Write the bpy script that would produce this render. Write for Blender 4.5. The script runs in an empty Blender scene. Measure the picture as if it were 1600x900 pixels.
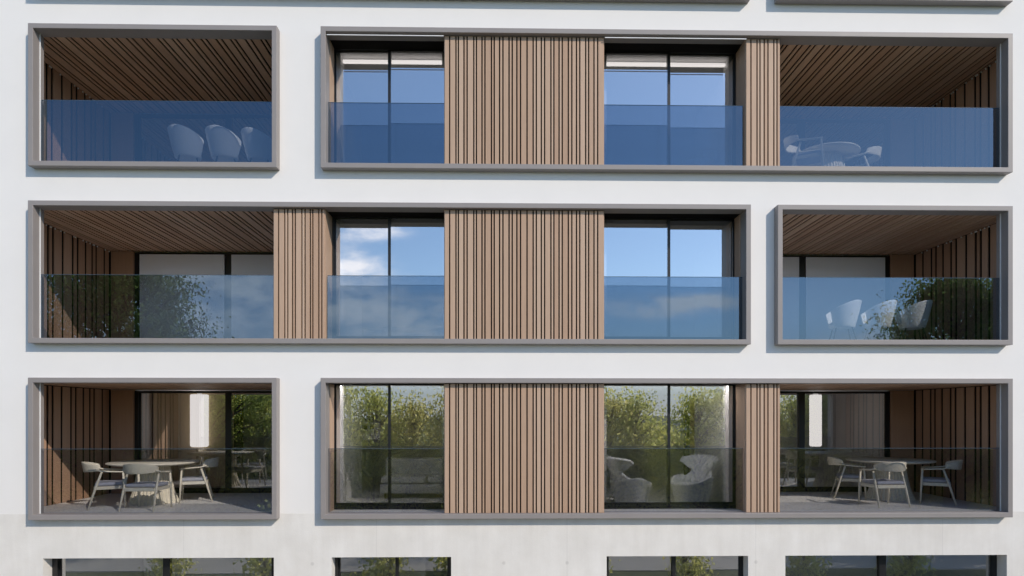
import bpy, bmesh, math, random
from mathutils import Vector, Matrix, noise
R = math.radians
rnd = random.Random(7)
S = bpy.context.scene
COL = S.collection
GZ = 4.75                                   # camera height above the ground

# ------------------------------------------------------------------ camera
cam = bpy.data.cameras.new('camera'); camo = bpy.data.objects.new('camera', cam); COL.objects.link(camo)
camo.location = (0, -11.1, GZ); camo.rotation_euler = (R(90), 0, R(-1))
cam.sensor_width = 36; cam.lens = 22.5; cam.shift_y = 0.125; cam.clip_end = 3000; cam.clip_start = 0.05
S.camera = camo

# ------------------------------------------------------------------ sky, sun, exposure
SUN = Vector((0.98, -1.0, 0.95)).normalized()
EL = math.asin(SUN.z)
W = bpy.data.worlds.new('World'); S.world = W; W.use_nodes = True
nt = W.node_tree; N = nt.nodes; L = nt.links
for n in list(N): N.remove(n)
def wn(t, **k):
    n = N.new(t)
    for a, v in k.items(): setattr(n, a, v)
    return n
def wmath(op, a, b=None, clamp=False):
    n = wn('ShaderNodeMath', operation=op, use_clamp=clamp)
    for i, v in enumerate((a, b)):
        if v is None: continue
        if hasattr(v, 'links'): L.new(v, n.inputs[i])
        else: n.inputs[i].default_value = v
    return n.outputs[0]
sky = wn('ShaderNodeTexSky', sky_type='NISHITA', sun_disc=False)
sky.sun_elevation = EL; sky.sun_rotation = math.atan2(SUN.x, SUN.y)
sky.altitude = 200; sky.air_density = 1.0; sky.dust_density = 0.2; sky.ozone_density = 2.8
bg = wn('ShaderNodeBackground'); bg.inputs['Strength'].default_value = 0.14
L.new(sky.outputs[0], bg.inputs['Color'])
tc = wn('ShaderNodeTexCoord'); sp = wn('ShaderNodeSeparateXYZ'); L.new(tc.outputs['Generated'], sp.inputs[0])
dx, dy, dz = sp.outputs
front = wmath('MAXIMUM', wmath('MULTIPLY', dy, -1.0), 0.05)
u = wmath('DIVIDE', dx, front); v = wmath('DIVIDE', dz, front)
# clouds stand in one half of the sky (u = sideways / forward, v = up / forward)
CLOUDS = [(-.235, .232, .05, .022, .75), (-.20, .292, .05, .016, .75), (-.14, .150, .13, .035, .9), (-.24, .17, .07, .02, .45),
          (.25, .170, .085, .017, 1.0), (.33, .182, .05, .012, .8), (.60, .118, .09, .022, .9), (-.46, .20, .20, .10, .85),
          (-.75, .12, .2, .06, .6), (1.2, .2, .25, .05, .8), (-1.4, .25, .3, .06, .8), (0.0, .09, .9, .03, .35)]
tot = None
for (u0, v0, su, sv, a) in CLOUDS:
    du = wmath('MULTIPLY', wmath('SUBTRACT', u, u0), 1 / su); dv = wmath('MULTIPLY', wmath('SUBTRACT', v, v0), 1 / sv)
    r2 = wmath('ADD', wmath('MULTIPLY', du, du), wmath('MULTIPLY', dv, dv))
    g = wmath('MULTIPLY', wmath('EXPONENT', wmath('MULTIPLY', r2, -0.7)), a)
    tot = g if tot is None else wmath('ADD', tot, g)
cv = wn('ShaderNodeCombineXYZ'); L.new(wmath('MULTIPLY', u, 1.0), cv.inputs[0]); L.new(wmath('MULTIPLY', v, 2.2), cv.inputs[1])
nz = wn('ShaderNodeTexNoise'); nz.inputs['Scale'].default_value = 14; nz.inputs['Detail'].default_value = 7; nz.inputs['Roughness'].default_value = .6
L.new(cv.outputs[0], nz.inputs['Vector'])
mr = wn('ShaderNodeMapRange', interpolation_type='SMOOTHSTEP')
L.new(wmath('MULTIPLY', tot, wmath('ADD', wmath('MULTIPLY', nz.outputs['Fac'], 2.6), -0.55)), mr.inputs['Value'])
mr.inputs['From Min'].default_value = .12; mr.inputs['From Max'].default_value = 1.1
mr.inputs['To Max'].default_value = .92
behind = wmath('GREATER_THAN', wmath('MULTIPLY', dy, -1.0), 0.08)
dens = wmath('MULTIPLY', mr.outputs[0], behind)
bgc = wn('ShaderNodeBackground'); bgc.inputs['Color'].default_value = (.93, .92, .95, 1); bgc.inputs['Strength'].default_value = 1.3
hz = wmath('MULTIPLY', wmath('EXPONENT', wmath('MULTIPLY', wmath('POWER', wmath('MULTIPLY', wmath('MAXIMUM', dz, 0.0), 1 / .10), 2.0), -1.0)), .85)
bgh = wn('ShaderNodeBackground'); bgh.inputs['Color'].default_value = (.60, .71, .90, 1); bgh.inputs['Strength'].default_value = .62
mh = wn('ShaderNodeMixShader'); L.new(hz, mh.inputs[0]); L.new(bg.outputs[0], mh.inputs[1]); L.new(bgh.outputs[0], mh.inputs[2])
mx = wn('ShaderNodeMixShader'); L.new(dens, mx.inputs[0]); L.new(mh.outputs[0], mx.inputs[1]); L.new(bgc.outputs[0], mx.inputs[2])
out = wn('ShaderNodeOutputWorld'); L.new(mx.outputs[0], out.inputs['Surface'])

sl = bpy.data.lights.new('sun', 'SUN'); sl.energy = 2.48; sl.angle = R(.5); sl.color = (1, .90, .78)
so = bpy.data.objects.new('sun', sl); COL.objects.link(so)
so.rotation_euler = SUN.to_track_quat('Z', 'Y').to_euler(); so.location = (20, -20, 30)
S.view_settings.view_transform = 'Standard'; S.view_settings.look = 'None'
S.view_settings.exposure = 0.4; S.view_settings.gamma = 1; S.view_settings.use_curve_mapping = False
S.render.engine = 'CYCLES'
c = S.cycles
c.use_denoising = True; c.max_bounces = 10; c.transparent_max_bounces = 32; c.diffuse_bounces = 4; c.glossy_bounces = 5
c.caustics_reflective = False; c.caustics_refractive = False; c.sample_clamp_indirect = 4; c.use_adaptive_sampling = True

# ------------------------------------------------------------------ materials
def newmat(name):
    m = bpy.data.materials.new(name); m.use_nodes = True
    nt = m.node_tree
    for n in list(nt.nodes): nt.nodes.remove(n)
    o = nt.nodes.new('ShaderNodeOutputMaterial')
    return m, nt, o
def add(nt, t, ins=None, **k):
    n = nt.nodes.new(t)
    for a, v in k.items(): setattr(n, a, v)
    for a, v in (ins or {}).items():
        if hasattr(v, 'links'): nt.links.new(v, n.inputs[a])
        else: n.inputs[a].default_value = v
    return n
def mixc(nt, fac, a, b, mode='MIX'):
    n = nt.nodes.new('ShaderNodeMix'); n.data_type = 'RGBA'; n.blend_type = mode
    for i, v in ((0, fac), (6, a), (7, b)):
        if hasattr(v, 'links'): nt.links.new(v, n.inputs[i])
        else: n.inputs[i].default_value = v if i == 0 else (*v, 1)
    return n.outputs[2]
def surface(name, col, rough=.6, var=.06, scale=6, bump=0.0, bscale=60, metal=0, stretch=(1, 1, 1), spec=.5):
    m, nt, o = newmat(name)
    co = add(nt, 'ShaderNodeTexCoord'); mp = add(nt, 'ShaderNodeMapping', {'Vector': co.outputs['Object'], 'Scale': stretch})
    n1 = add(nt, 'ShaderNodeTexNoise', {'Vector': mp.outputs[0], 'Scale': scale, 'Detail': 6, 'Roughness': .6})
    r = add(nt, 'ShaderNodeMapRange', {'Value': n1.outputs['Fac'], 'From Min': .3, 'From Max': .7})
    cc = mixc(nt, r.outputs[0], tuple(x * (1 - var) for x in col), tuple(min(1, x * (1 + var)) for x in col))
    rr = add(nt, 'ShaderNodeMapRange', {'Value': n1.outputs['Fac'], 'To Min': max(.05, rough - .08), 'To Max': min(1, rough + .08)})
    p = add(nt, 'ShaderNodeBsdfPrincipled', {'Base Color': cc, 'Roughness': rr.outputs[0], 'Metallic': metal, 'Specular IOR Level': spec})
    if bump:
        n2 = add(nt, 'ShaderNodeTexNoise', {'Vector': mp.outputs[0], 'Scale': bscale, 'Detail': 4})
        b = add(nt, 'ShaderNodeBump', {'Height': n2.outputs['Fac'], 'Strength': bump, 'Distance': .01})
        nt.links.new(b.outputs[0], p.inputs['Normal'])
    nt.links.new(p.outputs[0], o.inputs[0])
    return m
def wood(name, col, axis, var=.22, rough=.55):
    """grain runs along axis; every board (mesh island) takes its own tone"""
    m, nt, o = newmat(name)
    co = add(nt, 'ShaderNodeTexCoord'); geo = add(nt, 'ShaderNodeNewGeometry')
    sc = [28, 28, 28]; sc[axis] = 1.3
    off = add(nt, 'ShaderNodeMath', {0: geo.outputs['Random Per Island'], 1: 37.0}, operation='MULTIPLY')
    ad = add(nt, 'ShaderNodeVectorMath', {0: co.outputs['Object'], 1: off.outputs[0]}, operation='ADD')
    mp = add(nt, 'ShaderNodeMapping', {'Vector': ad.outputs[0], 'Scale': tuple(sc)})
    n1 = add(nt, 'ShaderNodeTexNoise', {'Vector': mp.outputs[0], 'Scale': 1.6, 'Detail': 7, 'Roughness': .62, 'Distortion': .4})
    r = add(nt, 'ShaderNodeMapRange', {'Value': n1.outputs['Fac'], 'From Min': .28, 'From Max': .72})
    c1 = mixc(nt, r.outputs[0], tuple(x * .80 for x in col), tuple(x * 1.12 for x in col))
    a = (col[0] * 1.0, col[1] * .90, col[2] * .84); b = (col[0] * .98, col[1] * 1.06, col[2] * 1.14)
    c2 = mixc(nt, geo.outputs['Random Per Island'], tuple(x * (1 - var) for x in a), tuple(x * (1 + var * .7) for x in b))
    cc = mixc(nt, .5, c1, c2)
    bp = add(nt, 'ShaderNodeBump', {'Height': n1.outputs['Fac'], 'Strength': .15, 'Distance': .004})
    p = add(nt, 'ShaderNodeBsdfPrincipled', {'Base Color': cc, 'Roughness': rough, 'Normal': bp.outputs[0], 'Specular IOR Level': .3})
    nt.links.new(p.outputs[0], o.inputs[0])
    return m
def glass(name, refl, trans, rcol=(1, 1, 1), rough=.0, wave=.0, grow=.25):
    """coated sheet: reflects on the face the ray enters, tints once, passes on the far face"""
    m, nt, o = newmat(name)
    geo = add(nt, 'ShaderNodeNewGeometry')
    t1 = add(nt, 'ShaderNodeBsdfTransparent', {'Color': (*trans, 1)})
    t2 = add(nt, 'ShaderNodeBsdfTransparent')
    g = add(nt, 'ShaderNodeBsdfGlossy', {'Color': (*rcol, 1), 'Roughness': rough})
    if wave:
        co = add(nt, 'ShaderNodeTexCoord')
        n1 = add(nt, 'ShaderNodeTexNoise', {'Vector': co.outputs['Object'], 'Scale': 1.1, 'Detail': 1})
        b = add(nt, 'ShaderNodeBump', {'Height': n1.outputs['Fac'], 'Strength': wave, 'Distance': .02})
        nt.links.new(b.outputs[0], g.inputs['Normal'])
    lw = add(nt, 'ShaderNodeLayerWeight', {'Blend': .25})
    f = add(nt, 'ShaderNodeMapRange', {'Value': lw.outputs['Fresnel'], 'From Min': .04, 'From Max': 1, 'To Min': refl, 'To Max': min(1, refl + grow * 2)})
    ms = add(nt, 'ShaderNodeMixShader', {0: f.outputs[0], 1: t1.outputs[0], 2: g.outputs[0]})
    m2 = add(nt, 'ShaderNodeMixShader', {0: geo.outputs['Backfacing'], 1: ms.outputs[0], 2: t2.outputs[0]})
    nt.links.new(m2.outputs[0], o.inputs[0])
    return m
def concrete():
    m, nt, o = newmat('cast concrete')
    co = add(nt, 'ShaderNodeTexCoord')
    big = add(nt, 'ShaderNodeTexNoise', {'Vector': co.outputs['Object'], 'Scale': 1.3, 'Detail': 8, 'Roughness': .65})
    mp = add(nt, 'ShaderNodeMapping', {'Vector': co.outputs['Object'], 'Scale': (5, 5, .6)})
    run = add(nt, 'ShaderNodeTexNoise', {'Vector': mp.outputs[0], 'Scale': 1.0, 'Detail': 5, 'Roughness': .6})
    fine = add(nt, 'ShaderNodeTexNoise', {'Vector': co.outputs['Object'], 'Scale': 45, 'Detail': 5})
    r1 = add(nt, 'ShaderNodeMapRange', {'Value': big.outputs['Fac'], 'From Min': .3, 'From Max': .7})
    r2 = add(nt, 'ShaderNodeMapRange', {'Value': run.outputs['Fac'], 'From Min': .35, 'From Max': .75})
    c1 = mixc(nt, r1.outputs[0], (.73, .70, .655), (.83, .805, .765))
    c2 = mixc(nt, r2.outputs[0], (.93, .925, .915), (1.03, 1.03, 1.03))
    c3 = mixc(nt, .8, c1, c2, 'MULTIPLY')
    # tie holes on a regular grid and faint shutter joints
    s = add(nt, 'ShaderNodeSeparateXYZ', {0: co.outputs['Object']})
    def M(op, a, b=None):
        d = {0: a}
        if b is not None: d[1] = b
        return add(nt, 'ShaderNodeMath', d, operation=op).outputs[0]
    fx = M('SUBTRACT', M('MODULO', M('ADD', s.outputs[0], 50.0), 1.1), .55)
    fz = M('SUBTRACT', M('MODULO', M('ADD', s.outputs[2], 50.45), 1.3), .65)
    d = M('SQRT', M('ADD', M('MULTIPLY', fx, fx), M('MULTIPLY', fz, fz)))
    hole = add(nt, 'ShaderNodeMapRange', {'Value': d, 'From Min': .018, 'From Max': .04, 'To Min': .28, 'To Max': 0.0}).outputs[0]
    j = M('ABSOLUTE', M('SUBTRACT', M('MODULO', M('ADD', s.outputs[0], 50.0), 3.3), 1.65))
    jj = add(nt, 'ShaderNodeMapRange', {'Value': j, 'From Min': .003, 'From Max': .009, 'To Min': .16, 'To Max': 0.0}).outputs[0]
    cc = mixc(nt, M('ADD', hole, jj), c3, (.33, .31, .29))
    b = add(nt, 'ShaderNodeBump', {'Height': fine.outputs['Fac'], 'Strength': .18, 'Distance': .01})
    p = add(nt, 'ShaderNodeBsdfPrincipled', {'Base Color': cc, 'Roughness': .75, 'Normal': b.outputs[0], 'Specular IOR Level': .3})
    nt.links.new(p.outputs[0], o.inputs[0])
    return m
def leafmat(name, ca, cb):
    m, nt, o = newmat(name)
    geo = add(nt, 'ShaderNodeNewGeometry')
    cc = mixc(nt, geo.outputs['Random Per Island'], ca, cb)
    d = add(nt, 'ShaderNodeBsdfDiffuse', {'Color': cc})
    tcol = mixc(nt, 1.0, cc, (3.6, 3.3, 2.6), 'MULTIPLY')
    t = add(nt, 'ShaderNodeBsdfTranslucent', {'Color': tcol})
    ms = add(nt, 'ShaderNodeMixShader', {0: .7, 1: d.outputs[0], 2: t.outputs[0]})
    nt.links.new(ms.outputs[0], o.inputs[0])
    return m
def emitter(name, col, s):
    m, nt, o = newmat(name)
    e = add(nt, 'ShaderNodeEmission', {'Color': (*col, 1), 'Strength': s}); nt.links.new(e.outputs[0], o.inputs[0])
    return m
WOODC = (.51, .350, .243)
M = dict(
    soffit=surface('matt black soffit', (.010, .009, .008), .9, .1, spec=.1), sky_sheet=surface('pale blue-grey sky reflection', (.83, .86, .95), .9, .01),
    render=surface('white render', (.835, .81, .78), .8, .018, 1.2, .10, 140, spec=.25),
    concrete=concrete(),
    frame=surface('brown grey metal', (.285, .259, .247), .5, .03, 3, .03, 200),
    wood_z=wood('upright wood slats', WOODC, 2), wood_y=wood('ceiling wood slats', (.54, .345, .225), 1),
    wood_d=wood('side wall wood slats', (.47, .29, .19), 2),
    dark=surface('dark backing', (.013, .009, .007), .9, .1, spec=.1), anod=surface('black aluminium', (.012, .012, .013), .4, .1),
    plaster=surface('white plaster', (.84, .83, .82), .8, .02, 2), stone=surface('pale floor stone', (.76, .75, .74), .55, .06, 2.5, .03, 80),
    grey=surface('grey plaster', (.30, .30, .31), .8, .04, 2),
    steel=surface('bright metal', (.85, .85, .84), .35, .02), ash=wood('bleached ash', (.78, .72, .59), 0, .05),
    cushion=surface('grey fabric', (.42, .43, .50), .9, .06, 30, .3, 300), boucle=surface('pale grey upholstery', (.86, .86, .88), .9, .05, 40, .3, 300),
    shellw=surface('white shell', (.90, .90, .90), .45, .015, 5), beige=wood('beige cabinet veneer', (.58, .44, .25), 2, .05),
    sofa=surface('sofa cloth', (.55, .55, .56), .9, .05, 30, .2, 200), curtain=surface('white voile', (.86, .86, .85), .9, .02),
    tv=surface('black screen', (.01, .01, .012), .2, .05),
    window=glass('window glass', .58, (.93, .94, .95), (.97, .98, 1.0), 0.0, .012),
    rail=glass('tinted balustrade glass', .165, (.32, .345, .38), (.58, .79, 1.0), 0.0, .008, .2),
    rail_clear=glass('lightly tinted balustrade glass', .12, (.61, .62, .64), (.75, .88, 1.0), 0.0, .008, .2),
    window_clear=glass('clear window glass', .45, (.98, .98, .99), (.98, .99, 1.0), 0.0, .012),
    gwin=glass('ground floor glass', .36, (.85, .87, .87), (1, 1, 1), 0.0, .012),
    edge=surface('balustrade edge', (.05, .08, .11), .2, .05),
    led=emitter('light strip', (1, .93, .89), 1.5), led_fill=emitter('added fill strip', (1, .95, .91), 18.0), lamp=emitter('luminous column', (1, .95, .92), .95),
    bark=surface('bark', (.10, .075, .055), .9, .25, 9, .6, 30),
    leaf_a=leafmat('bright leaves', (.18, .215, .075), (.29, .30, .13)), leaf_b=leafmat('dark leaves', (.075, .11, .035), (.14, .175, .06)),
    leaf_c=leafmat('warm leaves', (.20, .215, .09), (.31, .30, .15)),
)
def groundmat():
    m, nt, o = newmat('lawn')
    co = add(nt, 'ShaderNodeTexCoord')
    n1 = add(nt, 'ShaderNodeTexNoise', {'Vector': co.outputs['Object'], 'Scale': .25, 'Detail': 8, 'Roughness': .7})
    n2 = add(nt, 'ShaderNodeTexNoise', {'Vector': co.outputs['Object'], 'Scale': 9, 'Detail': 6, 'Roughness': .7})
    cc = mixc(nt, n1.outputs['Fac'], (.045, .075, .02), (.10, .12, .04))
    cc = mixc(nt, n2.outputs['Fac'], cc, (.05, .07, .02))
    b = add(nt, 'ShaderNodeBump', {'Height': n2.outputs['Fac'], 'Strength': .6, 'Distance': .05})
    p = add(nt, 'ShaderNodeBsdfPrincipled', {'Base Color': cc, 'Roughness': .9, 'Normal': b.outputs[0]})
    nt.links.new(p.outputs[0], o.inputs[0]); return m
M['lawn'] = groundmat(); M['paving'] = surface('pale paving', (.42, .41, .39), .8, .1, 3, .2, 40)

# ------------------------------------------------------------------ mesh helpers
class MB:
    def __init__(s): s.v = []; s.f = []; s.sm = []
    def poly(s, vs, faces, smooth=False):
        b = len(s.v); s.v += [tuple(p) for p in vs]
        for f in faces: s.f.append(tuple(b + i for i in f)); s.sm.append(smooth)
        return s
    def box(s, x0, x1, y0, y1, z0, z1):
        vs = [(x, y, z) for z in (z0, z1) for y in (y0, y1) for x in (x0, x1)]
        return s.poly(vs, [(0, 2, 3, 1), (4, 5, 7, 6), (0, 1, 5, 4), (2, 6, 7, 3), (0, 4, 6, 2), (1, 3, 7, 5)])
    def tube(s, pts, rad, n=10, sq=None, cap=True):
        pts = [Vector(p) for p in pts]
        if not hasattr(rad, '__len__'): rad = [rad] * len(pts)
        vs = []; fs = []
        ref = Vector((0, 0, 1)) if abs((pts[-1] - pts[0]).normalized().z) < .9 else Vector((0, 1, 0))
        for i, p in enumerate(pts):
            d = (pts[min(i + 1, len(pts) - 1)] - pts[max(i - 1, 0)]).normalized()
            a = d.cross(ref).normalized(); b = a.cross(d).normalized()
            sx, sy = sq or (1, 1)
            for k in range(n):
                t = 2 * math.pi * k / n
                vs.append(p + (a * math.cos(t) * sx + b * math.sin(t) * sy) * rad[i])
        for i in range(len(pts) - 1):
            for k in range(n):
                q = (k + 1) % n
                fs.append((i * n + k, i * n + q, (i + 1) * n + q, (i + 1) * n + k))
        if cap: fs.append(tuple(reversed(range(n)))); fs.append(tuple((len(pts) - 1) * n + k for k in range(n)))
        return s.poly(vs, fs, True)
    def lathe(s, prof, n=40, cx=0, cy=0, mod=None):
        vs = []; fs = []
        for (r, z) in prof:
            for k in range(n):
                t = 2 * math.pi * k / n; rr = r * (mod(k, z) if mod else 1)
                vs.append((cx + rr * math.cos(t), cy + rr * math.sin(t), z))
        for i in range(len(prof) - 1):
            for k in range(n):
                q = (k + 1) % n; fs.append((i * n + k, i * n + q, (i + 1) * n + q, (i + 1) * n + k))
        fs.append(tuple(reversed(range(n)))); fs.append(tuple((len(prof) - 1) * n + k for k in range(n)))
        return s.poly(vs, fs, mod is None)
    def grid(s, fn, nu, nv, smooth=True, closed=False):
        vs = [fn(i / (nu - (0 if closed else 1)), j / (nv - 1)) for j in range(nv) for i in range(nu)]
        fs = []
        for j in range(nv - 1):
            for i in range(nu if closed else nu - 1):
                q = (i + 1) % nu; fs.append((j * nu + i, j * nu + q, (j + 1) * nu + q, (j + 1) * nu + i))
        return s.poly(vs, fs, smooth)
    def build(s, name, mat, parent=None, bevel=0, solid=0, sub=0):
        me = bpy.data.meshes.new(name); me.from_pydata(s.v, [], s.f); me.update()
        me.polygons.foreach_set('use_smooth', s.sm)
        me.materials.append(M[mat] if isinstance(mat, str) else mat)
        bm = bmesh.new(); bm.from_mesh(me); bmesh.ops.recalc_face_normals(bm, faces=bm.faces); bm.to_mesh(me); bm.free()
        o = bpy.data.objects.new(name, me); COL.objects.link(o)
        if parent: o.parent = parent
        if solid:
            k = o.modifiers.new('solid', 'SOLIDIFY'); k.thickness = solid; k.offset = 0
        if bevel:
            k = o.modifiers.new('bevel', 'BEVEL'); k.width = bevel; k.segments = 2; k.limit_method = 'ANGLE'
        if sub:
            k = o.modifiers.new('sub', 'SUBSURF'); k.levels = sub; k.render_levels = sub
        return o
def tag(o, label=None, cat=None, group=None, kind=None):
    for k, v in (('label', label), ('category', cat), ('group', group), ('kind', kind)):
        if v: o[k] = v
    return o
def empty(name, loc=(0, 0, 0), rz=0):
    o = bpy.data.objects.new(name, None); o.empty_display_size = .2; COL.objects.link(o); o.location = loc; o.rotation_euler = (0, 0, rz); return o
def copy_tree(o, parent=None):
    k = o.copy(); COL.objects.link(k)
    if parent: k.parent = parent; k.matrix_parent_inverse = o.matrix_parent_inverse.copy()
    for ch in list(o.children): copy_tree(ch, k)
    return k

# ------------------------------------------------------------------ ground
gnd = MB().poly([(-900, -1500, 0), (900, -1500, 0), (900, 900, 0), (-900, 900, 0)], [(0, 1, 2, 3)]).build('ground', 'lawn'); tag(gnd, kind='structure')
pav = MB().box(-14, 16, -6.2, -.01, -.1, .03).build('pavement', 'paving'); tag(pav, kind='structure')
pth = MB().box(-30, 30, -12.5, -7.9, -.1, .03).build('footpath', 'paving'); tag(pth, kind='structure')

# ------------------------------------------------------------------ apartment building
B = empty('apartment_building', (0, 0, 0))
tag(B, 'white apartment block with grey framed balconies, wood slat panels and a concrete ground storey', 'building')
XL, XR, YB, ZTOP = -8.66, 10.6, 8.0, 15.3
F = [3.075, 6.07, 9.065, 12.03]             # floor level of each storey above the ground storey
H = 2.24; T = .085                          # clear opening height, frame thickness
L1, L2, R1, R2 = (-7.99, -3.81), (-7.99, 4.31), (-3.07, 8.885), (4.775, 8.885)
ROW = [[L1, R1], [L2, R2], [L1, R1], [L2, R2]]

def wall_holes(x0, x1, z0, z1, holes, y0, y1):
    xs = sorted({x0, x1, *[h[i] for h in holes for i in (0, 1)]}); zs = sorted({z0, z1, *[h[i] for h in holes for i in (2, 3)]})
    mb = MB()
    solid = {}
    for i in range(len(xs) - 1):
        for j in range(len(zs) - 1):
            mx, mz = (xs[i] + xs[i + 1]) / 2, (zs[j] + zs[j + 1]) / 2
            solid[i, j] = not any(h[0] < mx < h[1] and h[2] < mz < h[3] for h in holes)
    for (i, j), sd in solid.items():
        if not sd: continue
        a, b, c_, d = xs[i], xs[i + 1], zs[j], zs[j + 1]
        mb.poly([(a, y0, c_), (b, y0, c_), (b, y0, d), (a, y0, d)], [(0, 1, 2, 3)])
        mb.poly([(a, y1, c_), (b, y1, c_), (b, y1, d), (a, y1, d)], [(3, 2, 1, 0)])
        for (di, dj, p, q) in ((-1, 0, (a, c_), (a, d)), (1, 0, (b, d), (b, c_)), (0, -1, (b, c_), (a, c_)), (0, 1, (a, d), (b, d))):
            if not solid.get((i + di, j + dj), False):
                mb.poly([(p[0], y0, p[1]), (p[0], y1, p[1]), (q[0], y1, q[1]), (q[0], y0, q[1])], [(0, 1, 2, 3)])
    # weld so the sheets share their edges
    return mb
def weld(o):
    bm = bmesh.new(); bm.from_mesh(o.data); bmesh.ops.remove_doubles(bm, verts=bm.verts, dist=1e-5)
    bmesh.ops.recalc_face_normals(bm, faces=bm.faces); bm.to_mesh(o.data); bm.free(); return o
holes = [(a + .01, b - .01, F[k] - T + .01, F[k] + H + T - .01) for k in range(4) for (a, b) in ROW[k]]
ZC = F[0] - .005                            # top of the concrete storey
weld(wall_holes(XL, XR, ZC, ZTOP, holes, 0, .10).build('facade_wall', 'render', B))
GW = [(-7.84, -3.91), (-2.92, -.86), (1.84, 4.317), (4.97, 8.894)]
GT = GZ - 2.44
gh = [(a, b, .25, GT) for a, b in GW]
notch = [(a + .01, b - .01, F[0] - T + .01, ZC + .01) for a, b in ROW[0]]
weld(wall_holes(XL, XR, -.2, ZC, gh + [(h[0], h[1], h[2], ZC) for h in notch], -.003, .30).build('base_wall', 'concrete', B))
mb = MB()
mb.box(XL, XL + .16, .302, YB, -.2, ZTOP); mb.box(XR - .2, XR, .302, YB, -.2, ZTOP); mb.box(XL + .16, XR - .2, YB - .2, YB, -.2, ZTOP)
mb.box(XL, XL + .16, .10, .302, ZC + .01, ZTOP); mb.box(XR - .2, XR, .10, .302, ZC + .01, ZTOP)
mb.build('outer_wall', 'render', B)
MB().box(XL, XR, .10, YB, ZTOP, ZTOP + .2).build('roof', 'stone', B)

def frame_part(a, b, f):
    """hollow projecting frame, mitred as one ring"""
    z0, z1 = f - T, f + H + T
    o_ = [(a, z0), (b, z0), (b, z1), (a, z1)]; i_ = [(a + T, f), (b - T, f), (b - T, f + H), (a + T, f + H)]
    vs = [(x, y, z) for y in (-.15, .12) for (x, z) in o_ + i_]; fs = []
    for k in range(4):
        q = (k + 1) % 4
        fs += [(k, q, 4 + q, 4 + k), (8 + k, 12 + k, 12 + q, 8 + q), (k, 8 + k, 8 + q, q), (4 + k, 4 + q, 12 + q, 12 + k)]
    return MB().poly(vs, fs).build('opening_frame', 'frame', B, bevel=.006)

GAPS = [78, 112, 125, 155, 172, 208, 222, 252, 268, 303, 318, 347, 365, 398, 415, 440, 460, 495, 528, 545, 572, 590, 624, 640, 668, 685, 718, 737, 762, 780, 812, 828, 857, 877]
GC = [(g - 52) * .00320 for g in GAPS]; GL = 2.741
def slat_edges(length, start=0, mirror=False):
    """board runs (from, to) along a length, repeating the irregular pattern"""
    cs = []; base = -start
    while base < length + .2:
        cs += [base + g for g in GC]; base += GL
    cs = sorted(x for x in cs if .03 < x < length - .03)
    runs = []; p = 0
    for x in cs:
        runs.append((p, x - .012)); p = x + .012
    runs.append((p, length))
    return [r for r in runs if r[1] - r[0] > .01]
SMALL = {'left': [118, 153, 170, 197, 213, 250, 268, 298, 312, 346, 363], 'right': [99, 128, 142, 162, 180, 208, 223]}
def panel(x0, x1, f, which=None):
    root = MB().box(x0 + .004, x1 - .004, -.030, .40, f + .001, f + H - .001).build('slat_panel', 'dark', B)
    runs = slat_edges(x1 - x0)
    if which:
        e0, e1 = ((92, 378) if which == 'left' else (77, 235)); k = (x1 - x0) / (e1 - e0)
        runs = []; p = 0
        for g in SMALL[which]:
            x = (g - e0) * k; runs.append((p, x - .012)); p = x + .012
        runs.append((p, x1 - x0))
    mb = MB()
    for (a, b) in runs: mb.box(x0 + a, x0 + b, -.062, -.0305, f + .004, f + H - .012)
    mb.build('slats', 'wood_z', root)
    for (xa, xb) in ((x0 - .012, x0 + .0035), (x1 - .0035, x1 + .012)): MB().box(xa, xb, -.045, .399, f + .003, f + H - .003).build('side_board', 'wood_z', root)
    return root

PR = random.Random(3)
def window_part(x0, x1, z0, z1, y, mull, gl='window', stag=0, fw=.03, mw=.05, name='window'):
    """two sliding leaves in a black frame; the leaves stand on two tracks"""
    mb = MB(); ya, yb = y - .02, y + .072
    mb.box(x0, x0 + fw, ya, yb, z0, z1); mb.box(x1 - fw, x1, ya, yb, z0, z1)
    mb.box(x0 + fw, x1 - fw, ya, yb, z0, z0 + .06); mb.box(x0 + fw, x1 - fw, ya, yb, z1 - .03, z1)
    w = mb.build(name, 'anod', B)
    for k, (a, b) in enumerate(((x0 + fw, mull + mw / 2), (mull - mw / 2, x1 - fw))):
        yy = y + (0.03 if k == stag else -.015) + .02
        s = MB(); zz0, zz1 = z0 + .061, z1 - .031; t = .03
        s.box(a, a + (t if k == 0 else mw), yy - .018, yy + .018, zz0, zz1); s.box(b - (mw if k == 0 else t), b, yy - .018, yy + .018, zz0, zz1)
        ia, ib = a + (t if k == 0 else mw), b - (mw if k == 0 else t)
        s.box(ia, ib, yy - .018, yy + .018, zz0, zz0 + .05); s.box(ia, ib, yy - .018, yy + .018, zz1 - .018, zz1)
        s.build('sash', 'anod', w)
        g = MB().box(ia, ib, yy - .008, yy + .008, zz0 + .05, zz1 - .018)
        tx, tz = PR.uniform(-.0022, .0022), PR.uniform(-.0018, .0018)          # sheets never sit quite plumb
        g.v = [(px, py + tx * (px - (ia + ib) / 2) + tz * (pz - (zz0 + zz1) / 2), pz) for (px, py, pz) in g.v]
        g.build('pane', gl, w)
    return w
def railing(x0, x1, f, guide=None):
    top = f + 1.105
    g = MB().box(x0, x1, .022, .038, f + .004, top).build('balustrade', 'rail_clear' if f < 4 else 'rail', B)
    MB().box(x0, x1, .0215, .0385, top, top + .008).build('glass_edge', 'edge', g)
    return g
def guide_rail(x, f):
    MB().box(x - .006, x + .006, .005, .02, f + .002, f + H - .002).build('guide_rail', 'steel', B)

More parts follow.
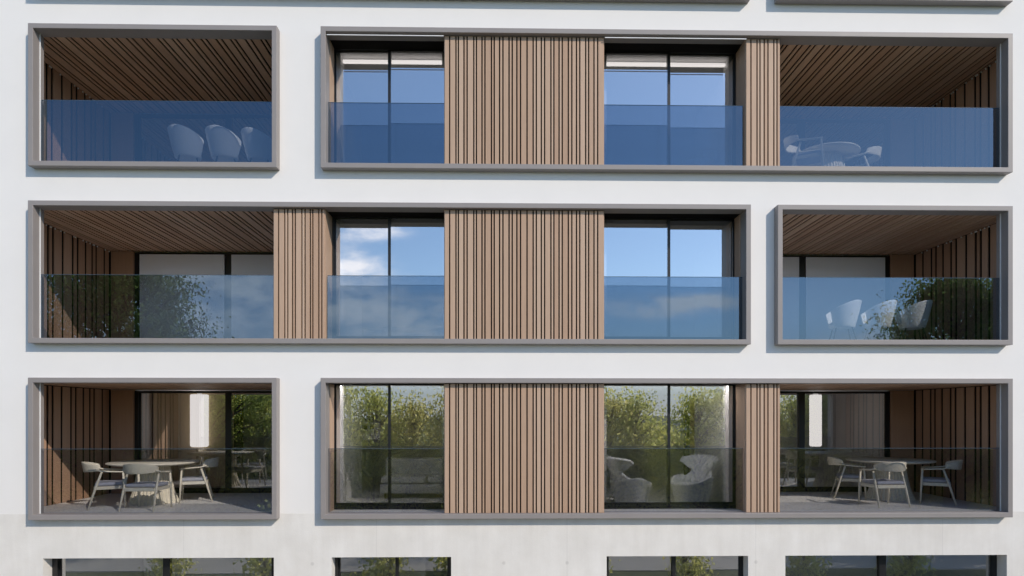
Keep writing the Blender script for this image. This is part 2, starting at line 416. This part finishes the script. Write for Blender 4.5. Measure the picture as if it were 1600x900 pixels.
def board_runs(length, rg):
    runs = []; p = 0.0; k = 0
    while p < length:
        w = (.21, .085, .18, .15, .075, .20)[k % 6] * rg.uniform(.92, 1.08); k += 1
        runs.append((p, min(p + w, length))); p += w + .062
    return [r for r in runs if r[1] - r[0] > .04]
def ceiling_runs(length, rg):
    runs = []; p = 0.0; k = 0
    while p < length:
        w = (.125, .045, .15, .055, .11, .05, .135, .06)[k % 8] * rg.uniform(.9, 1.1); k += 1
        runs.append((p, min(p + w, length))); p += w + .036
    return runs
def balcony(x0, x1, f, side, wx0, wx1, mull, studs):
    """loggia 2.9 m deep; side = which end wall carries the upright slats"""
    rg = random.Random(int(f * 100) + side)
    cl = MB().box(x0 - .02, x1 + .02, .121, 2.94, f + H + .0255, f + H + .0335).build('balcony_ceiling', 'dark', B)
    mb = MB()
    for (a, b) in ceiling_runs(x1 - x0, rg): mb.box(x0 + a, x0 + b, .1215, 2.935, f + H + .010, f + H + .0245)
    mb.build('ceiling_slats', 'wood_y', cl)
    xs = x0 if side < 0 else x1
    w = MB().box(*sorted((xs + side * .002, xs + side * .03)), .1215, 2.94, f + .001, f + H + .025).build('balcony_side_wall', 'dark', B)
    mb = MB()
    for (a, b) in board_runs(2.72, rg):
        mb.box(*sorted((xs, xs - side * .014)), .125 + a, .125 + b, f + .004, f + H - .004)
    mb.build('wall_slats', 'wood_d', w)
    if studs:
        for r in board_runs(2.72, rg)[2:]:
            for y in (.125 + r[0] + .02, .125 + r[1] - .02):
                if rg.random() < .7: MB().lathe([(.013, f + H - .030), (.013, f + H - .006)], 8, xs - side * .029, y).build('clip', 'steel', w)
    # back: window, with a plain timber strip beside it
    window_part(wx0, wx1, f + .002, f + H - .02, 2.92, mull, 'window_clear' if f < 4 else 'window', fw=.075, mw=.13)
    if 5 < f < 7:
        for (a, b) in ((wx0 + .115, mull - .075), (mull + .075, wx1 - .115)): MB().box(a, b, 2.885, 2.889, f + .07, f + H - .06).build('sky_reflection_sheet', 'sky_sheet', w)  # pale opaque sheets before the panes, coloured as the sky's reflection
    xa, xb = sorted((xs - side * .05, wx0 - .003 if side < 0 else wx1 + .003))
    MB().box(xa, xb, 2.86, 2.935, f + .003, f + H - .003).build('timber_strip', 'wood_d', w)
    return w

def bay_window(x0, x1, mull, f, led, stag, k=0):
    window_part(x0, x1, f + .003, f + H + .034, .42, mull, 'window_clear' if f < 4 else 'window', stag=stag)
    MB().box(x0 - .02, x1 + .02, .121, .396, f + H + .002, f + H + .05).build('soffit', 'soffit', B)
    # plaster lining inside the room
    a, b = x0 + .02, x1 - .02
    for (p, q) in ((a, a + .10), (b - .10, b)): MB().box(p, q, .50, .80, f + .003, f + H + .002).build('window_lining', 'plaster', B)
    if k == 0: MB().box(a + .12, b - .12, .51, .61, f + H - .006, f + H + .003).build('light_strip', 'led_fill', B)  # added fill light, all but hidden at the head, brightens the lower rooms
    if led:
        t = MB().box(a + .12, b - .12, .62, .68, f + H - .10, f + H - .055).build('light_strip', 'led', B)

for k in range(4):
    f = F[k]
    for (a, b) in ROW[k]: frame_part(a, b, f)
    # slab and rooms
    MB().box(XL + .161, XR - .201, .121, YB - .201, f - .69, f).build('floor_slab', 'stone', B)
    panel(-.965, 1.776, f)
    bay_window(-3.02, -.94, -1.998, f, k == 2, 0, k)
    bay_window(1.80, 4.275, 3.036, f, k == 2, 1, k)
    railing(-2.985 if k % 2 == 0 else -3.0, -.98, f); railing(1.79, 4.235, f)
    if k % 2 == 0:
        panel(4.262, 4.843, f, 'right')
        balcony(-8.46, -3.87, f, -1, -7.93, -3.88, -5.92, k > 0); railing(-7.90, -3.9, f); guide_rail(-7.897, f)
        balcony(4.85, 9.16, f, 1, 4.86, 8.60, 6.645, k > 0); railing(4.86, 8.78, f); guide_rail(8.792, f)
        MB().box(-3.0, -2.975, .122, .375, f + .003, f + H - .003).build('jamb_board', 'wood_z', B)
        if k == 2:
            for (xa, xb) in ((-2.97, -.98), (1.79, 4.24)): MB().box(xa, xb, -.126, -.114, f + H - .052, f + H - .040).build('screen_rail', 'steel', B)
    else:
        panel(-3.889, -3.028, f, 'left')
        balcony(-8.46, -3.87, f, -1, -7.93, -3.88, -5.92, True); railing(-7.90, -3.905, f); guide_rail(-7.897, f)
        balcony(4.85, 9.16, f, 1, 4.86, 8.60, 6.645, True); railing(4.865, 8.78, f); guide_rail(8.792, f)
        MB().box(4.215, 4.24, .122, .375, f + .003, f + H - .003).build('jamb_board', 'wood_z', B)
    # rooms behind
    mb = MB()
    mb.box(-3.86, -3.05, .41, 3.0, f + .001, f + H + .06); mb.box(4.29, 4.84, .41, 3.0, f + .001, f + H + .06)
    mb.box(-.93, 1.78, .405, 1.0, f + .001, f + H + .06); mb.box(.35, .5, 1.0, 6.5, f + .001, f + H + .06)
    mb.box(9.20, 9.40, .122, 6.5, f + .001, f + H + .06); mb.box(8.62, 8.80, 3.04, 6.5, f + .001, f + H + .06); mb.box(-8.2, -7.95, 3.04, 6.5, f + .001, f + H + .06)
    mb.box(XL + .21, XR - .21, 6.5, 6.6, f + .001, f + H + .06); mb.box(-3.05, 4.29, .496, 6.5, f + H + .004, f + H + .05); mb.box(XL + .21, -3.051, 3.02, 6.5, f + H + .004, f + H + .05); mb.box(4.291, XR - .21, 3.02, 6.5, f + H + .004, f + H + .05)
    mb.build('interior_wall', 'plaster', B)

# ground storey windows
for i, ((a, b), m_) in enumerate(zip(GW, (-5.865, -1.83, 3.08, 6.83))):
    window_part(a + .002, b - .002, .252, GT - .002, .24, m_, gl='gwin', fw=.09 if i in (0, 3) else .05, mw=.12 if i in (0, 3) else .06)
mb = MB(); mb.box(XL + .21, XR - .21, 4.2, 4.3, .05, GT + .3); mb.box(-3.6, -3.3, .5, 4.2, .05, GT + .3); mb.box(.4, .6, .5, 4.2, .05, GT + .3); mb.box(4.5, 4.8, .5, 4.2, .05, GT + .3)
mb.box(-1.7, -1.6, 2.5, 4.2, .05, GT + .3); mb.box(XL + .21, XR - .21, .5, 4.3, GT + .01, GT + .3)
mb.build('ground_floor_partition', 'plaster', B)
MB().box(XL + .21, XR - .21, .305, 7.7, .0, .05).build('ground_floor_slab', 'stone', B)

# ------------------------------------------------------------------ furniture
def armchair(label, loc, rz, group):
    r = empty('wooden_armchair', loc, rz); tag(r, label, 'armchair', group)
    for sx in (-1, 1):
        MB().tube([(sx * .305, .27, 0), (sx * .30, .25, .42), (sx * .295, .235, .655)], [.014, .021, .017], 10).build('leg', 'ash', r)
        MB().tube([(sx * .305, -.30, 0), (sx * .295, -.20, .34), (sx * .285, -.10, .655)], [.014, .021, .018], 10).build('leg', 'ash', r)
        MB().tube([(sx * .293, .265, .66), (sx * .300, .10, .668), (sx * .305, -.10, .685), (sx * .285, -.20, .715)], [.022, .024, .026, .028], 10, sq=(1.25, .62)).build('armrest', 'ash', r)
    def bk(a, t):
        th = (a - .5) * 2; x = .30 * math.sin(th * 1.25) / math.sin(1.25); y = -.12 - .25 * (math.cos(th * 1.25) - math.cos(1.25)) / (1 - math.cos(1.25))
        h = .085 + .075 * (1 - th * th); zc = .735 + .02 * (1 - th * th)
        return (x, y - .03 * t, zc + (t - .5) * h * 1.15)
    MB().grid(bk, 21, 5).build('backrest', 'ash', r, solid=.026, bevel=.006)
    mb = MB(); mb.box(-.285, .285, .225, .255, .355, .415); mb.box(-.275, .275, -.215, -.185, .345, .405)
    mb.box(-.295, -.27, -.185, .225, .352, .41); mb.box(.27, .295, -.185, .225, .352, .41)
    mb.build('seat_frame', 'ash', r, bevel=.006)
    MB().box(-.268, .268, -.20, .262, .412, .475).build('seat_cushion', 'cushion', r, bevel=.024)
    return r
def put(src, label, loc, rz):
    k = copy_tree(src); k.location = loc; k.rotation_euler = (0, 0, rz); k['label'] = label; return k
def round_table(label, loc, rad=.80, h=.77):
    r = empty('round_table', loc); tag(r, label, 'table', 'round fluted dining tables')
    MB().lathe([(rad - .09, h - .045), (rad - .015, h - .028), (rad, h - .018), (rad, h - .006), (rad - .008, h)], 72).build('tabletop', 'ash', r)
    prof = [(.44, .0), (.44, .02), (.405, .10), (.36, .24), (.32, .42), (.295, .58), (.285, h - .046)]
    MB().lathe(prof, 144, mod=lambda k, z: 1.0 if k % 4 < 2 else .945).build('base', 'ash', r)
    return r
g = 'wooden armchairs at the round tables'
a0 = armchair('pale wooden armchair facing right at the left end of the lower left balcony table', (-7.22, .80, F[0]), R(-60), g)
put(a0, 'pale wooden armchair with its back to the glass, before the lower left balcony table', (-6.36, .50, F[0]), R(-3))
put(a0, 'pale wooden armchair facing left at the right side of the lower left balcony table', (-6.02, 1.66, F[0]), R(112))
put(a0, 'pale wooden armchair seen from behind, middle of three on the lower right balcony', (7.15, .74, F[0]), R(6))
put(a0, 'shaded wooden armchair at the far left side of the lower right balcony table', (7.16, 1.95, F[0]), R(-112))
put(a0, 'shaded wooden armchair facing left nearest the right wall of the lower right balcony', (8.40, 1.08, F[0]), R(56))
put(a0, 'white wooden armchair facing right on the upper right balcony, left of the table', (5.66, .62, F[2]), R(-118))
put(a0, 'white wooden armchair facing left on the upper right balcony, right of the table', (6.98, 1.3, F[2]), R(62))
put(a0, 'faint armchair standing inside the right window bay of the top storey', (3.85, 1.5, F[2]), R(70))
put(a0, 'faint white armchair left of the long table inside the middle storey window', (-3.3 + .25, 3.9, F[1]), R(-80))
round_table('round pale wooden table with a fluted cone base among chairs on the lower left balcony', (-6.72, 1.42, F[0]), .80, .79)
round_table('round wooden table in shade behind three armchairs on the lower right balcony', (7.92, 1.80, F[0]), .80, .79)
round_table('round table between two white armchairs on the upper right balcony', (6.32, 1.25, F[2]), .60, .77)

def tub_chair(label, loc, rz, group):
    r = empty('tub_chair', loc, rz); tag(r, label, 'tub chair', group)
    def sh(a, t):
        th = (a - .5) * 2 * R(138); q = abs(a - .5) * 2
        rim = .86 - .20 * max(0, (q - .30) / .70) ** 1.5
        z = .36 + (rim - .36) * t
        rr = .205 + .105 * t ** .7 + .03 * t * (1 - q)
        return (rr * math.sin(th) * 1.05, -rr * math.cos(th) + .02, z)
    MB().grid(sh, 41, 12).build('shell', 'shellw', r, solid=.028, bevel=.008)
    MB().lathe([(.18, .352), (.215, .37), (.23, .41), (.22, .45), (.18, .465)], 32).build('seat', 'shellw', r)
    for sx in (-1, 1):
        for sy in (-1, 1):
            MB().tube([(sx * .14, sy * .14, .355), (sx * .22, sy * .22, 0)], [.012, .009], 8).build('leg', 'anod', r)
    return r
g = 'white tub chairs on the balconies'
t0 = tub_chair('white tub chair on the upper left balcony, leftmost of its row', (-5.70, .66, F[2]), R(-62), g)
put(t0, 'white tub chair on the upper left balcony, between two others', (-5.04, .68, F[2]), R(-60))
put(t0, 'white tub chair on the upper left balcony, nearest the right end of the frame', (-4.42, .74, F[2]), R(-75))
put(t0, 'white tub chair on the middle right balcony, leftmost of three', (6.54, 1.05, F[1]), R(75))
put(t0, 'white tub chair on the middle right balcony, centre of three', (7.22, 1.05, F[1]), R(72))
put(t0, 'white tub chair on the middle right balcony, beside the reflected tree', (7.90, 1.05, F[1]), R(70))

def wing_chair(label, loc, rz):
    """sculpted armchair: barrel seat, pinched waist and winged head, front = +y"""
    r = empty('wing_chair', loc, rz); tag(r, label, 'armchair', 'sculpted wing armchairs')
    def tub(a, t):
        th = a * 2 * math.pi; fr = math.cos(th)                      # fr = 1 at the front
        top = .43 + .10 * (1 - max(0, fr)) * (.35 + .65 * abs(math.sin(th))) - .03 * max(0, fr)
        z = .01 + (top - .01) * t
        rr = .265 + .105 * t ** .8
        return (rr * math.sin(th) * 1.02, rr * fr * 1.0, z)
    MB().grid(tub, 48, 9, closed=True).build('seat_shell', 'boucle', r, solid=.05, bevel=.015)
    MB().lathe([(.26, .05), (.30, .2), (.325, .34), (.31, .38), (.24, .40), (.05, .405)], 40).build('seat', 'boucle', r)
    def bk(a, t):
        s = (a - .5) * 2
        keys = [(0, 74), (.22, 58), (.48, 40), (.70, 62), (.86, 80), (1, 72)]
        for (p, q) in zip(keys, keys[1:]):
            if p[0] <= t <= q[0]:
                w = (t - p[0]) / (q[0] - p[0]); w = w * w * (3 - 2 * w); ang = p[1] + (q[1] - p[1]) * w; break
        th = s * R(ang)
        rr = .355 - .02 * math.sin(t * math.pi) + .06 * max(0, t - .55) * (1 + 1.2 * abs(s))
        lean = .13 * t
        z = .36 + .55 * t - .05 * (abs(s) ** 2) * max(0, t - .5) * 2
        return (rr * math.sin(th), -rr * math.cos(th) + .02 - lean, z)
    MB().grid(bk, 31, 21).build('winged_back', 'boucle', r, solid=.055, bevel=.016)
    return r
w0 = wing_chair('pale grey winged armchair turned right behind the left pane of the lower window bay', (2.46, 1.0, F[0]), R(-70))
put(w0, 'pale grey winged armchair facing outward behind the right pane of the lower window bay', (3.64, 1.05, F[0]), R(128))

# sofa behind the lower left window bay
s = empty('sofa', (-1.5, 2.3, F[0])); tag(s, 'long pale sofa standing low behind the lower left window bay', 'sofa')
MB().box(-.95, .95, -.42, .42, .10, .30).build('base', 'sofa', s, bevel=.03)
for xa, xb in ((-.93, -.01), (.01, .93)): MB().box(xa, xb, -.44, .2, .31, .45).build('seat_cushion', 'sofa', s, bevel=.05)
MB().box(-.95, .95, .21, .44, .31, .78).build('backrest', 'sofa', s, bevel=.05)
MB().box(.955, 1.14, -.43, .44, .10, .60).build('armrest', 'sofa', s, bevel=.04)
for x in (-.85, .85):
    for y in (-.35, .35): MB().tube([(x, y, .1), (x, y, 0)], .02, 8).build('leg', 'anod', s)
# small wall shelf
sh = empty('wall_shelf', (-2.95, 3.3, F[0] + 1.15)); tag(sh, 'small white wall shelf behind the upper left pane of the lower window', 'shelf')
for z in (0, .20, .36): MB().box(-.22, .22, -.12, .12, z, z + .022).build('board', 'plaster', sh)
MB().box(-.22, .22, .12, .135, 0, .382).build('back_panel', 'plaster', sh)
cupm = MB().lathe([(.028, 0), (.042, .03), (.045, .085), (.040, .086), (.036, .03)], 16)
cup = cupm.build('cup', 'tv'); cup.location = (-3.03, 3.28, F[0] + 1.373); tag(cup, 'left dark cup on the small white wall shelf', 'cup', 'cups on the wall shelf')
k = cup.copy(); COL.objects.link(k); k.location.x += .14; k['label'] = 'right dark cup on the small white wall shelf'
# wire basket on the shelf
bk = MB(); n_ = 10
for i in range(n_): 
    t = 2 * math.pi * i / n_; bk.tube([(.07 * math.cos(t), .07 * math.sin(t), 0), (.11 * math.cos(t), .11 * math.sin(t), .13)], .005, 6)
for rr, z in ((.07, .004), (.09, .065), (.11, .13)):
    bk.tube([(rr * math.cos(2 * math.pi * i / 20), rr * math.sin(2 * math.pi * i / 20), z) for i in range(21)], .006, 6, cap=False)
o = bk.build('wire_basket', 'tv'); o.location = (-2.95, 3.3, F[0] + 1.533); tag(o, 'dark wire basket on top of the small white wall shelf', 'basket')
# dining table inside the middle storey
dt = empty('dining_table', (-1.75, 4.0, F[1])); tag(dt, 'long white dining table inside the middle storey window', 'table')
MB().box(-1.0, 1.0, -.45, .45, .70, .74).build('tabletop', 'shellw', dt, bevel=.006)
for x in (-.9, .9):
    for y in (-.38, .38): MB().tube([(x, y, .70), (x * 1.02, y, 0)], [.028, .018], 10).build('leg', 'shellw', dt)
# kitchen cabinets, islands and curtains of the lower balcony rooms
def cabinets(label, x0, n, y, f):
    r = empty('kitchen_cabinet', (x0, y, f)); tag(r, label, 'cabinet')
    MB().box(0, n * .6, .02, .55, .0, 2.2).build('carcass', 'dark', r)
    for i in range(n): MB().box(i * .6 + .004, (i + 1) * .6 - .004, 0, .018, .08, 2.19).build('door', 'beige', r)
cabinets('tall beige kitchen cabinets behind the left pane of the lower left balcony window', -7.85, 3, 3.5, F[0])
cabinets('tall beige cabinet wall at the back of the lower right balcony room', 4.95, 3, 5.6, F[0])
def pendant(label, x, y, f, r0):
    r = empty('pendant_lamp', (x, y, f + .98)); tag(r, label, 'lamp', 'luminous pendant cylinders')
    MB().lathe([(r0 * .86, .0), (r0, .03), (r0, 1.16), (r0 * .9, 1.18)], 40).build('lamp_shade', 'lamp', r)
    MB().lathe([(.05, 1.181), (.05, 1.262)], 20).build('canopy', 'plaster', r)
pendant('large white glowing cylinder lamp hanging behind the lower left balcony window', -6.78, 3.42, F[0], .19)
pendant('slim white glowing cylinder lamp hanging behind the lower right balcony window', 7.20, 3.42, F[0], .13)
il = empty('kitchen_island', (5.8, 4.3, F[0])); tag(il, 'low white kitchen counter behind the lower right balcony window', 'counter')
MB().box(-.8, .8, -.35, .35, 0, .86).build('base', 'plaster', il); MB().box(-.84, .84, -.39, .39, .861, .90).build('worktop', 'shellw', il, bevel=.004)

# ------------------------------------------------------------------ trees that face the building (seen in its glass)
def leaves(mb, c, spread, n, size, rg):
    for _ in range(n):
        p = Vector((rg.gauss(0, spread), rg.gauss(0, spread), rg.gauss(0, spread * .8))) + c
        s = size * rg.uniform(.6, 1.3)
        q = Matrix.Rotation(rg.uniform(0, 6.28), 3, 'Z') @ Matrix.Rotation(rg.gauss(0, 1.3), 3, 'X') @ Matrix.Rotation(rg.gauss(0, 1.0), 3, 'Y')
        vs = [p + q @ Vector(t) for t in ((0, -s, 0), (s * .5, 0, s * .12), (0, s, -s * .05), (-s * .5, 0, s * .12))]
        mb.poly(vs, [(0, 1, 2), (0, 2, 3)])
def tree(name, label, group, h, w, seed, mat, nl, size, trunk_h, tips=60, spread=.38):
    rg = random.Random(seed); r = empty(name); tag(r, label, 'tree', group)
    tm = MB(); cm = MB()
    tr = .045 * h ** .9
    top = Vector((rg.uniform(-.3, .3), rg.uniform(-.3, .3), h * .8))
    tm.tube([(0, 0, -.1), (0, 0, trunk_h * .5), (top.x * .3, top.y * .3, trunk_h), tuple(top * .75), tuple(top)], [tr * 1.3, tr, tr * .8, tr * .4, tr * .1], 10)
    for i in range(tips):
        zt = trunk_h * .7 + (h - trunk_h * .7) * (i + .5) / tips * 1.0
        e = (zt - trunk_h * .7) / (h - trunk_h * .7)
        rad = w * (math.sin(math.pi * min(1, .16 + .84 * e)) ** .6) * rg.uniform(.35, 1.05)
        a = i * 2.4 + rg.uniform(-.5, .5)
        p = Vector((rad * math.cos(a), rad * math.sin(a), zt + rg.uniform(-.2, .2)))
        st = Vector((top.x * .4, top.y * .4, max(trunk_h * .6, zt - rad * .7 - .3)))
        st.z = min(st.z, h * .75)
        mid = st.lerp(p, .55) + Vector((0, 0, rad * .12))
        tm.tube([st, mid, p], [tr * .22, tr * .12, tr * .04], 5)
        leaves(cm, p, spread, nl // tips // 2, size, rg); leaves(cm, mid.lerp(p, .5), spread * .8, nl // tips // 2, size, rg)
    tm.build('trunk', 'bark', r); cm.build('crown', mat, r)
    return r
g = 'garden trees reflected in the lower windows'
protos = [tree('garden_tree', 'leafy garden tree reflected in the lower windows', g, 5.9, 1.9, 11, 'leaf_a', 7200, .078, .9, 80, .36),
          tree('garden_tree', 'leafy garden tree reflected in the lower windows', g, 5.5, 2.0, 12, 'leaf_c', 7200, .078, .8, 80, .38),
          tree('garden_tree', 'leafy garden tree reflected in the lower windows', g, 6.1, 2.1, 13, 'leaf_a', 7200, .078, .8, 80, .36)]
first = [True] * 3
x = -23.0; i = 0
while x < 25:
    for row in range(2):
        if row == 1 and i % 2: continue
        kd = (i * 2 + row + (i // 3)) % 3
        o = protos[kd] if first[kd] else copy_tree(protos[kd]); first[kd] = False
        o.location = (x + rnd.uniform(-.5, .5), -17.0 - row * 3.2 + rnd.uniform(-.7, .7), 0)
        o.rotation_euler = (0, 0, rnd.uniform(0, 6.28)); sc = rnd.uniform(.98, 1.12) * (1.0 if row == 0 else .66); o.scale = (sc, sc, sc * rnd.uniform(.92, 1.06))
    x += 1.75; i += 1
tall = tree('tall_tree', 'tall open crowned tree reflected in the middle left balcony glass', 'tall trees reflected in the balcony glass', 11.0, 4.9, 21, 'leaf_b', 80000, .07, 3.2, 120, .42)
tall.location = (-14.9, -14.0, 0)
t2 = tree('tall_tree', 'tall dense dark tree reflected in the middle right balcony glass', 'tall trees reflected in the balcony glass', 10.5, 3.6, 22, 'leaf_b', 60000, .07, 3.2, 90, .42)
t2.location = (18.4, -14.5, 0)
# low shrubs before the ground storey
g = 'shrubs reflected in the ground storey windows'
b0 = tree('garden_shrub', 'rounded leafy shrub reflected in the ground storey windows', g, 1.7, .8, 31, 'leaf_a', 1500, .07, .2, 40, .17)
for i, (x, y) in enumerate(((-6.6, -6.8), (-9.8, -7.4), (-3.4, -7.0), (-1.2, -7.6), (2.6, -7.2), (5.4, -6.6), (8.9, -7.0), (12.0, -7.2))):
    o = b0 if i == 0 else copy_tree(b0); o.location = (x, y, 0); o.rotation_euler = (0, 0, i * 1.3); s_ = rnd.uniform(.8, 1.15); o.scale = (s_, s_, s_)
